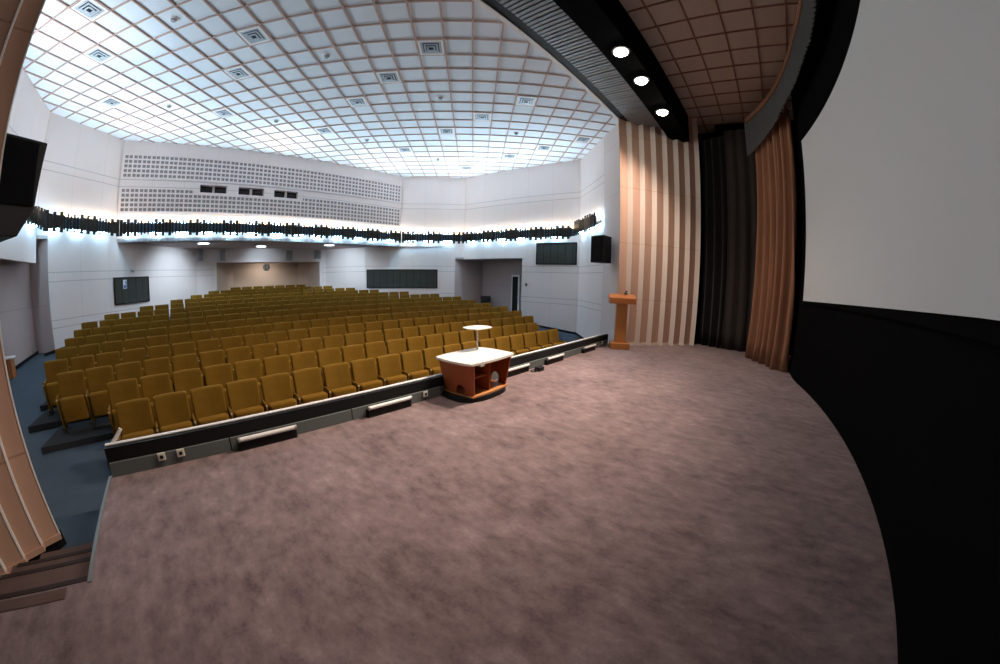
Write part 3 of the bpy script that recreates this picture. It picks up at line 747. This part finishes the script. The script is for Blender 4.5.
def curtain(name, label, m, top, bottom, z0, z1, amp, wave, flare=1.0, seed=0, cat='curtain', levels=14, hem=0.0):
    rnd = random.Random(seed); nP = 150
    def even(path):
        p = smooth_path(path, 16); L = [0]
        for a_, b_ in zip(p, p[1:]): L.append(L[-1]+(b_-a_).length)
        out = []; j = 0
        for i in range(nP+1):
            t = L[-1]*i/nP
            while j < len(L)-2 and L[j+1] < t: j += 1
            f = (t-L[j])/max(1e-9, L[j+1]-L[j]); out.append(p[j]+(p[j+1]-p[j])*f)
        return out, L[-1]
    (tp, Lt), (bp, Lb) = even(top), even(bottom)
    ph = [rnd.uniform(-0.5, 0.5) for _ in range(nP+1)]; folds = max(3, round(Lt/wave)); am = [amp*rnd.uniform(0.65, 1.3) for _ in range(folds+2)]
    bm = bmesh.new(); grid = []
    for l in range(levels+1):
        t = l/levels; row = []; e_ = t**1.6
        for i in range(nP+1):
            q = tp[i].lerp(bp[i], e_)
            d = (tp[min(i+1, nP)]-tp[max(i-1, 0)]).lerp(bp[min(i+1, nP)]-bp[max(i-1, 0)], e_).normalized(); n_ = Vector((-d.y, d.x))
            fi = folds*i/nP; A_ = am[int(fi)]
            off = A_*(0.75+0.5*t*flare)*math.sin(2*PI*fi + 0.5*math.sin(3.1*t+int(fi)))
            z = z1+(z0-z1)*t
            if l == levels and hem: z += 0.0
            if hem and t > 0.93: off *= 1.0+hem*math.sin(9*i/nP*PI)
            q = q+n_*off; row.append(bm.verts.new((q.x, q.y, z)))
        grid.append(row)
    for a_, b_ in zip(grid, grid[1:]):
        for i in range(nP): bm.faces.new([a_[i], a_[i+1], b_[i+1], b_[i]])
    o_ = obj(name, bm, m, smooth=True); o_.data.set_sharp_from_angle(angle=math.radians(80))
    sd = o_.modifiers.new('cloth_thickness', 'SOLIDIFY'); sd.thickness = 0.012; sd.offset = 0
    return tag(o_, label, cat)
cb = curtain('stage_curtain', 'copper brown gathered curtain hanging beside the screen', M['cur_brown'],
        [(10.55, 0.02), (10.05, -0.30), (9.55, -0.62), (9.14, -0.93)], [(10.78, 0.13), (10.05, -0.36), (9.50, -0.66), (9.32, -0.84), (9.48, -0.90)], 0.01, 6.30, 0.105, 0.30, flare=0.5, seed=5, hem=0.5)
curtain('stage_curtain', 'dark taupe curtain hanging between the black drape and the copper curtain', M['cur_grey'],
        [(11.62, 0.95), (11.60, 0.5), (11.55, 0.05), (11.40, -0.30)], [(11.60, 0.92), (11.58, 0.5), (11.55, 0.05), (11.35, -0.35)], 0.01, 6.9, 0.06, 0.30, seed=6)
curtain('stage_curtain', 'near black drape hanging behind the fluted pier edge', M['cur_black'],
        [(11.95, 1.75), (11.80, 1.40), (11.68, 0.98)], [(11.95, 1.72), (11.80, 1.38), (11.66, 0.96)], 0.01, 6.75, 0.05, 0.30, seed=8)

# ------------------------------------------------------------------ seats
def rbox(x0, x1, y0, y1, z0, z1, w, seg=3):
    bm = bmesh.new(); box(bm, x0, x1, y0, y1, z0, z1); bevel(bm, w, seg); return bm
bm = rbox(-0.230, 0.230, -0.045, 0.045, 0.0, 0.60, 0.030, 4)
bmesh.ops.subdivide_edges(bm, edges=[e_ for e_ in bm.edges if abs(e_.verts[0].co.z-e_.verts[1].co.z) > 0.3 or abs(e_.verts[0].co.x-e_.verts[1].co.x) > 0.2], cuts=3, use_grid_fill=True)
for v_ in bm.verts:      # lean back and dish slightly
    z = v_.co.z; v_.co.y += 0.10*(z/0.6)**1.2 - 0.03; v_.co.y += 0.035*(v_.co.x/0.215)**2*-1; v_.co.x *= 1.0+0.025*(z/0.6); v_.co.z = z+0.30
BACK = bm
bm = rbox(-0.222, 0.222, -0.075, 0.075, 0.0, 0.40, 0.045, 4)
for v_ in bm.verts:
    z = v_.co.z; v_.co.y += -0.16 - 0.045*(z/0.40); v_.co.y -= 0.02*math.cos(PI*v_.co.x/0.41); v_.co.z = z+0.155
CUSH = bm
bm = rbox(-0.019, 0.019, -0.26, 0.02, 0.03, 0.585, 0.016, 3)
for v_ in bm.verts:
    if v_.co.z < 0.4: v_.co.y = v_.co.y*(0.62 if v_.co.y < -0.1 else 1.0)
    if v_.co.z > 0.5 and v_.co.y < -0.25: v_.co.z -= 0.03
for v_ in bm.verts:
    if v_.co.y > -0.10: v_.co.x *= 0.55
ARM = bm
bm = bmesh.new(); box(bm, -0.025, 0.025, -0.20, 0.02, 0.0, 0.08); box(bm, -0.05, 0.05, -0.25, 0.06, 0.0, 0.015)
LEG = bm
P_ = 0.51
seat0 = empty('theater_seat', (0, 0, 0))
obj('backrest', BACK, M['velvet'], seat0, smooth=True)
obj('seat_cushion', CUSH, M['velvet_cushion'], seat0, smooth=True)
arm0 = obj('armrest', ARM, M['velvet'], seat0, smooth=True, loc=(-P_/2, 0, 0))
leg0 = obj('leg', LEG, M['frame_dark'], arm0)
bm = bmesh.new(); cyl(bm, (0, -0.272, 0.545), (0, -0.245, 0.547), 0.015, 12); tip0 = obj('arm_tip', bm, M['armtip'], arm0)
ONES = 'first second third fourth fifth sixth seventh eighth ninth tenth eleventh twelfth thirteenth fourteenth fifteenth sixteenth seventeenth eighteenth nineteenth twentieth'.split()
def ordinal(i):
    return ONES[i-1] if i <= 20 else 'twenty-' + ONES[i-21]
ROWN = ['front row'] + [ONES[k]+' row' for k in range(1, 13)] + ['rearmost row']
GS = 'mustard tip-up seats of the hall'
first = True
for k in range(14):
    nS = int((2*WH[k]-0.472)/0.506)+1; p = (2*WH[k]-0.472)/(nS-1)
    if k < 4: p = min(p, 0.516)
    for i in range(nS):
        x, y, t = rowpt(k, -WH[k] + 0.236 + i*p)
        if first: q = seat0; first = False
        else:
            q = seat0.copy(); C.objects.link(q)
            for ch in list(seat0.children):
                c = ch.copy(); C.objects.link(c); c.parent = q
                for g_ in list(ch.children):
                    d_ = g_.copy(); C.objects.link(d_); d_.parent = c
        q.location = (x, y - 0.07, ZF[k]); q.rotation_euler = (0, 0, -t)
        lb = 'mustard tip-up seat in the %s, ' % ROWN[k]
        lb += 'at the stairs-side end' if i == 0 else ('at the doorway-side end' if i == nS-1 else '%s from the stairs side' % ordinal(i+1))
        tag(q, lb, 'theater seat', GS)
        if i == nS-1:      # closing armrest
            c = arm0.copy(); C.objects.link(c); c.parent = q; c.location = (P_/2, 0, 0)
            for g_ in (leg0, tip0):
                d_ = g_.copy(); C.objects.link(d_); d_.parent = c

# ------------------------------------------------------------------ lectern
le = empty('lectern', (9.27, 3.53, 0), math.radians(-62)); tag(le, 'orange wooden lectern with slanted top at the end of the stage', 'lectern')
bm = rbox(-0.27, 0.27, -0.22, 0.22, 0.0, 0.17, 0.012, 2); obj('base', bm, M['oak'], le)
bm = bmesh.new(); box(bm, -0.155, 0.155, -0.11, 0.11, 0.17, 1.27); bevel(bm, 0.01, 2); obj('column', bm, M['oak'], le)
bm = bmesh.new(); v8, _ = box(bm, -0.37, 0.37, -0.23, 0.23, 1.26, 1.45)
for v_ in v8[4:]:
    v_.co.z += 0.07 if v_.co.y > 0 else -0.03
bevel(bm, 0.010, 2); obj('top', bm, M['oak_dark'], le)
bm = bmesh.new(); v8, _ = box(bm, -0.33, 0.33, -0.20, 0.20, 1.44, 1.465)
for v_ in v8: v_.co.z += 0.05*v_.co.y/0.25
obj('reading_board', bm, M['oak'], le)
bm = bmesh.new(); cyl(bm, (0.12, 0.20, 1.49), (0.12, 0.20, 1.525), 0.05, 16); tube(bm, [(0.12, 0.20, 1.52), (0.12, 0.19, 1.55), (0.12, 0.14, 1.58), (0.12, 0.08, 1.575)], 0.012, 8); cyl(bm, (0.12, 0.08, 1.575), (0.12, 0.02, 1.565), 0.022, 10)
mi = obj('microphone', bm, M['speaker']); mi.location = (le.location.x, le.location.y, 0.03); mi.rotation_euler = le.rotation_euler
tag(mi, 'small black microphone standing on the lectern top', 'microphone')

# ------------------------------------------------------------------ presentation table
TC = (3.81, 3.77); TZ = 0.615
tb = empty('presentation_table', (*TC, 0), math.radians(4)); tag(tb, 'low cherry presentation table with curved cream top at the stage edge', 'table')
def superoval(hx, hy, ex, n_=64, ey=None):
    out = []
    for i in range(n_):
        t = 2*PI*i/n_; c_, s_ = math.cos(t), math.sin(t); e_ = 2.0/ex
        out.append((hx*abs(c_)**e_*(1 if c_ >= 0 else -1), hy*abs(s_)**e_*(1 if s_ >= 0 else -1)))
    return out
def barrel(hx, hy, cutx, n_=16):
    """rectangle with bowed sides and blunt ends"""
    out = []
    for i in range(n_+1):
        u = -1+2*i/n_; out.append((cutx*u, hy*(1-0.09*u*u)))
    for i in range(n_+1):
        u = 1-2*i/n_; out.append((cutx+(hx-cutx)*(1-u*u*1.0), hy*0.91*u))
    for i in range(n_+1):
        u = 1-2*i/n_; out.append((cutx*u, -hy*(1-0.09*u*u)))
    for i in range(n_+1):
        u = -1+2*i/n_; out.append((-cutx-(hx-cutx)*(1-u*u), hy*0.91*u))
    res = []
    for p in out:
        if not res or (Vector(p)-Vector(res[-1])).length > 1e-4: res.append(p)
    if (Vector(res[0])-Vector(res[-1])).length < 1e-4: res.pop()
    return res
bm = bmesh.new(); prism(bm, barrel(0.570, 0.405, 0.525), TZ-0.035, TZ); bevel(bm, 0.008, 2); obj('table_top', bm, M['tabletop'], tb)
bm = bmesh.new(); prism(bm, barrel(0.465, 0.36, 0.435), 0.075, 0.100); obj('base_board', bm, M['cherry_light'], tb)
bm = bmesh.new(); prism(bm, superoval(0.545, 0.39, 2.6), 0.0, 0.075); obj('shadow_plinth', bm, M['black_paint'], tb)  # black oval merges the table foot with the dark floor shadow around it
# curved end panels, tapering downward, with a round cut-out at the foot
def end_panel(sx, hole):
    bm = bmesh.new(); z0, z1 = 0.100, TZ-0.035; th = 0.022; n_ = 24; hr = 0.098; hz = z0+0.055; W_ = 0.375
    def P3(y, z, s):
        k = 0.86+0.14*(z-z0)/(z1-z0); q = (y/W_); x = 0.540-0.080*q*q - (0 if s > 0 else th)
        return (sx*x*k, y*0.97*k, z)
    outer = [(-W_, z0), (W_, z0), (W_, z1), (-W_, z1)]
    def on_outer(c_, s_):
        best = 1e9
        for k in range(4):
            a_, b_ = Vector(outer[k]), Vector(outer[(k+1) % 4]); e_ = b_-a_; den = c_*e_.y-s_*e_.x
            if abs(den) < 1e-9: continue
            q = a_-Vector((hole, hz)); t = (q.x*e_.y-q.y*e_.x)/den; w_ = (q.x*s_-q.y*c_)/den
            if t > 0 and -1e-6 <= w_ <= 1+1e-6: best = min(best, t)
        return best
    angs = sorted([2*PI*i/n_-PI for i in range(n_)] + [math.atan2(z-hz, y-hole) for y, z in outer] + [math.atan2(z1-hz, y) for y in (-0.3, -0.2, -0.1, 0.1, 0.2, 0.3)])
    loops = []
    for s in (1, -1):
        for f in (0.0, 0.25, 0.5, 0.75, 1.0):
            row = []
            for t in angs:
                R1 = on_outer(math.cos(t), math.sin(t)); rr = min(hr, R1)+(R1-min(hr, R1))*f
                row.append(bm.verts.new(P3(hole+rr*math.cos(t), hz+rr*math.sin(t), s)))
            loops.append(row)
    m_ = len(angs)
    for s in (0, 5):
        for l in range(4):
            for i in range(m_):
                j = (i+1) % m_; bm.faces.new([loops[s+l][i], loops[s+l][j], loops[s+l+1][j], loops[s+l+1][i]])
    for l in (0, 4):
        for i in range(m_):
            j = (i+1) % m_; bm.faces.new([loops[l][i], loops[l][j], loops[5+l][j], loops[5+l][i]])
    bmesh.ops.remove_doubles(bm, verts=bm.verts[:], dist=1e-5); return bm
obj('end_panel', end_panel(-1, -0.12), M['cherry'], tb)
obj('end_panel', end_panel(1, -0.05), M['cherry'], tb)
bm = bmesh.new(); box(bm, -0.425, 0.425, 0.16, 0.182, 0.100, TZ-0.035); obj('modesty_panel', bm, M['cherry'], tb)
bm = bmesh.new(); box(bm, -0.02, 0.0, -0.30, 0.16, 0.100, TZ-0.035); obj('divider', bm, M['cherry'], tb)
bm = bmesh.new(); box(bm, -0.43, -0.02, -0.24, 0.16, 0.33, 0.348); obj('shelf', bm, M['cherry'], tb)
bm = bmesh.new(); box(bm, -0.34, -0.25, -0.39, -0.32, TZ-0.065, TZ-0.036); obj('lock_block', bm, M['plastic_cream'], tb)
# little raised stand on a pole at the back of the table
bm = bmesh.new(); tube(bm, [(0.35, 0.27, TZ-0.02), (0.35, 0.27, 0.98)], 0.014, 10); pole = obj('stand_pole', bm, M['alu'], tb)
bm = bmesh.new(); prism(bm, barrel(0.25, 0.19, 0.18, 8), 0.98, 0.995)
for v_ in bm.verts: v_.co.x += 0.35; v_.co.y += 0.27
bevel(bm, 0.004, 1); obj('raised_shelf', bm, M['tabletop'], tb)

# ------------------------------------------------------------------ footlights, sockets, bits along the parapet
fl0 = None
FLN = ('nearest the stage stairs', 'second from the stage stairs', 'just beyond the presentation table', 'second from the lectern', 'nearest the lectern')
for k, (x, ln) in enumerate(((0.32, 0.70), (1.99, 0.70), (4.80, 0.70), (6.15, 0.70), (7.86, 0.70))):
    if fl0 is None:
        fl0 = empty('footlight', (x, YA-0.03, 0))
        bm = bmesh.new(); box(bm, -0.01, 0.68, -0.070, 0.0, 0.0, 0.110); obj('housing', bm, M['black_paint'], fl0)
        bm = bmesh.new(); cyl(bm, (0.0, -0.07, 0.135), (0.67, -0.07, 0.135), 0.026, 16); obj('tube', bm, M['tube'], fl0, smooth=True)
        for xx in (0.0, 0.67):
            bm = bmesh.new(); cyl(bm, (xx-0.012, -0.07, 0.135), (xx+0.012, -0.07, 0.135), 0.029, 16); obj('end_cap', bm, M['alu'], fl0)
        q = fl0
    else: q = put_copy(fl0, (x, YA-0.03, 0))
    tag(q, 'white footlight tube along the parapet, ' + FLN[k], 'footlight', 'footlights along the stage front')
for k, (x, z, lb) in enumerate(((-0.545, 0.118, 'square cream socket on the parapet skirting, nearest the stage stairs'), (-0.335, 0.116, 'square cream socket on the parapet skirting, second from the stage stairs'),
                      (2.97, 0.105, 'pale socket on the parapet skirting beside the presentation table'), (9.12, 0.11, 'pale socket on the parapet skirting beside the lectern'))):
    s_ = empty('power_socket', (x, YA-0.03, z)); tag(s_, lb, 'socket', 'sockets along the parapet')
    bm = rbox(-0.042, 0.042, -0.022, 0.0, -0.042, 0.042, 0.006, 2); obj('plate', bm, M['plastic_cream'], s_)
    bm = bmesh.new(); cyl(bm, (0, -0.0225, 0), (0, -0.026, 0), 0.02, 16); obj('outlet', bm, M['black_paint'], s_)
jb = empty('cable_box', (5.66, 3.80, 0)); tag(jb, 'small black connector box with looped cable on the stage carpet', 'cable box')
bm = rbox(-0.09, 0.09, -0.06, 0.06, 0.0, 0.085, 0.008, 2); obj('housing', bm, M['speaker'], jb)
bm = bmesh.new(); tube(bm, [(-0.09, 0, 0.04), (-0.16, -0.04, 0.02), (-0.22, 0.02, 0.012), (-0.18, 0.09, 0.012), (-0.06, 0.1, 0.012), (0.05, 0.12, 0.02), (0.15, 0.08, 0.05), (0.12, 0.0, 0.10), (0.05, 0.0, 0.085)], 0.009, 8)
obj('cable', bm, M['speaker'], jb)

# ------------------------------------------------------------------ loudspeakers
def loudspeaker(loc, rotz, label, w=0.56, dpt=0.5, h=0.92, wall_d=0.35, tilt=0.0):
    r = empty('loudspeaker', loc, rotz); tag(r, label, 'loudspeaker', 'black loudspeakers on the angled walls')
    bm = bmesh.new(); prism(bm, [(-w/2, -dpt/2), (w/2, -dpt/2), (w/2*0.72, dpt/2), (-w/2*0.72, dpt/2)], 0.0, h); bevel(bm, 0.015, 2); obj('cabinet', bm, M['speaker'], r)
    bm = bmesh.new(); box(bm, -w/2+0.025, w/2-0.025, -dpt/2-0.022, -dpt/2, 0.03, h-0.03); bevel(bm, 0.008, 1); obj('front_grille', bm, M['grille_black'], r)
    bm = bmesh.new(); box(bm, -0.04, 0.04, dpt/2, dpt/2+wall_d, h*0.45, h*0.55); box(bm, -0.1, 0.1, dpt/2+wall_d-0.02, dpt/2+wall_d, h*0.3, h*0.7); obj('bracket', bm, M['black_paint'], r)
    return r
loudspeaker((10.14, 4.60, 2.43), math.radians(258), 'black loudspeaker on the angled wall above the lectern', w=0.50, dpt=0.52, h=0.84, wall_d=0.11)
# near loudspeaker with a cut-away lower corner
r = empty('loudspeaker', (-2.30, 4.75, 2.42), math.radians(45)); tag(r, 'big black loudspeaker hung beside the near fluted pier', 'loudspeaker', 'black loudspeakers on the angled walls')
bm = bmesh.new()
prof = [(-0.42, 0.0), (0.16, 0.0), (0.36, 0.30), (0.44, 1.03), (-0.42, 1.03)]
lo_ = [bm.verts.new((x, -0.27, z)) for x, z in prof]; hi_ = [bm.verts.new((x, 0.27, z)) for x, z in prof]
bm.faces.new(lo_); bm.faces.new(hi_[::-1])
for i in range(5): bm.faces.new([lo_[i], hi_[i], hi_[(i+1) % 5], lo_[(i+1) % 5]])
bevel(bm, 0.012, 2); obj('cabinet', bm, M['speaker'], r)
bm = bmesh.new(); box(bm, -0.38, 0.32, -0.30, -0.272, 0.32, 0.99); obj('front_grille', bm, M['grille_black'], r)
bm = bmesh.new(); box(bm, -0.05, 0.05, 0.27, 0.62, 0.45, 0.55); obj('bracket', bm, M['black_paint'], r)

# ------------------------------------------------------------------ small furniture at the walls
sd = empty('side_table', (-5.10, 10.75, ramp(10.75))); tag(sd, 'small dark side table with white top in the low recess', 'side table')
bm = rbox(-0.17, 0.17, -0.16, 0.16, 0.46, 0.50, 0.008, 1); obj('table_top', bm, M['white_trim'], sd)
bm = bmesh.new(); box(bm, -0.12, 0.12, -0.12, 0.12, 0.0, 0.46); obj('body', bm, M['oak_dark'], sd)
ch = empty('waiting_chair', (12.75, 12.05, ramp(12.05)), math.radians(-60)); tag(ch, 'black chair standing in the doorway recess behind the seats', 'chair')
bm = rbox(-0.26, 0.26, 0.20, 0.29, 0.40, 0.86, 0.04, 3); obj('backrest', bm, M['chair_black'], ch)
bm = rbox(-0.30, 0.30, -0.28, 0.24, 0.36, 0.48, 0.03, 2); obj('seat', bm, M['chair_black'], ch)
for sx in (-0.26, 0.26):
    for sy in (-0.22, 0.24):
        bm = bmesh.new(); cyl(bm, (sx, sy, 0.0), (sx, sy, 0.37), 0.018, 8); obj('leg', bm, M['steel'], ch)

# ------------------------------------------------------------------ extra spots: added uplights without fittings at band height, overhang lamp beams, niche spot
def spot(loc, target, energy, col, size, blend=0.9, r=0.06):
    ld = bpy.data.lights.new('extra_spot', 'SPOT'); o_ = bpy.data.objects.new('extra_spot', ld); link(o_)
    ld.energy = energy; ld.color = col; ld.spot_size = math.radians(size); ld.spot_blend = blend; ld.shadow_soft_size = r
    o_.location = loc; o_.rotation_euler = (Vector(target)-Vector(loc)).to_track_quat('-Z', 'Y').to_euler(); return o_
for loc, tgt, e_ in (((-2.2, 14.3, 4.15), (-1.6, 12.6, 6.95), 260), ((3.2, 14.4, 4.15), (3.2, 13.2, 6.95), 220), ((9.0, 14.4, 4.15), (7.8, 13.4, 6.95), 180), ((-4.3, 8.3, 4.2), (-3.0, 8.0, 6.95), 220), ((11.6, 12.6, 4.15), (10.9, 12.0, 6.95), 110)):
    spot(loc, tgt, e_, (0.95, 0.97, 1.0), 62)  # added for the bright patches on the ceiling, no fitting modelled
for x, y, tg in ((0.62, 15.60, (-0.75, 16.9, 1.7)), (3.25, 16.9, (3.9, 20.0, 1.2)), (6.1, 15.55, (7.8, 17.0, 1.7))):
    spot((x, y, ZS-0.06), tg, 300 if y < 16 else 60, (0.66, 0.84, 1.0), 105, 0.8, 0.15)
    spot((x, y, ZS-0.06), (x, y, 0), 90, (0.72, 0.87, 1.0), 160, 0.5, 0.2)
spot((3.95, 19.0, 2.70), (3.95, 20.3, 0.9), 95, (1.0, 0.93, 0.85), 150, 0.8, 0.15)  # unseen niche spot without a fitting, added to brighten the niche
# added fill without fittings: broad cool wash from band height up to the ceiling
def area(loc, target, sx, sy, e_, col):
    ld = bpy.data.lights.new('ceiling_fill', 'AREA'); ld.shape = 'RECTANGLE'; ld.size = sx; ld.size_y = sy; ld.energy = e_; ld.color = col
    o_ = bpy.data.objects.new('ceiling_fill', ld); link(o_); o_.location = loc
    o_.rotation_euler = (Vector(target)-Vector(loc)).to_track_quat('-Z', 'Y').to_euler(); return o_
for a_, b_, e_ in ((B, Cc, 200), (D, E, 190), (A, E2, 115), (A, B, 30), (Cc, D, 45)):
    a_, b_ = Vector(a_), Vector(b_); n_ = inward(a_, b_); m_ = (a_+b_)/2 + n_*0.36; d_ = b_-a_
    ld = bpy.data.lights.new('ceiling_fill', 'AREA'); ld.shape = 'RECTANGLE'; ld.size = d_.length*0.9; ld.size_y = 0.12; ld.energy = e_; ld.color = (0.62, 0.83, 1.0); ld.spread = math.radians(125)
    o_ = bpy.data.objects.new('ceiling_fill', ld); link(o_)
    zax = -Vector((n_.x*0.95, n_.y*0.95, 1.0)).normalized(); xax = Vector((d_.x, d_.y, 0)).normalized(); yax = zax.cross(xax)
    Mx = Matrix((xax, yax, zax)).transposed().to_4x4(); Mx.translation = (m_.x, m_.y, 4.10); o_.matrix_world = Mx

# ------------------------------------------------------------------ world and view
w = bpy.data.worlds.new('world'); S.world = w; w.use_nodes = True
w.node_tree.nodes['Background'].inputs[0].default_value = (0.5, 0.55, 0.62, 1); w.node_tree.nodes['Background'].inputs[1].default_value = 0.0
S.view_settings.view_transform = 'Standard'; S.view_settings.look = 'None'; S.view_settings.exposure = 0.0; S.view_settings.gamma = 1.0
S.view_settings.use_curve_mapping = False
S.cycles.use_denoising = True
S.cycles.max_bounces = 8; S.cycles.diffuse_bounces = 5; S.cycles.sample_clamp_indirect = 6.0
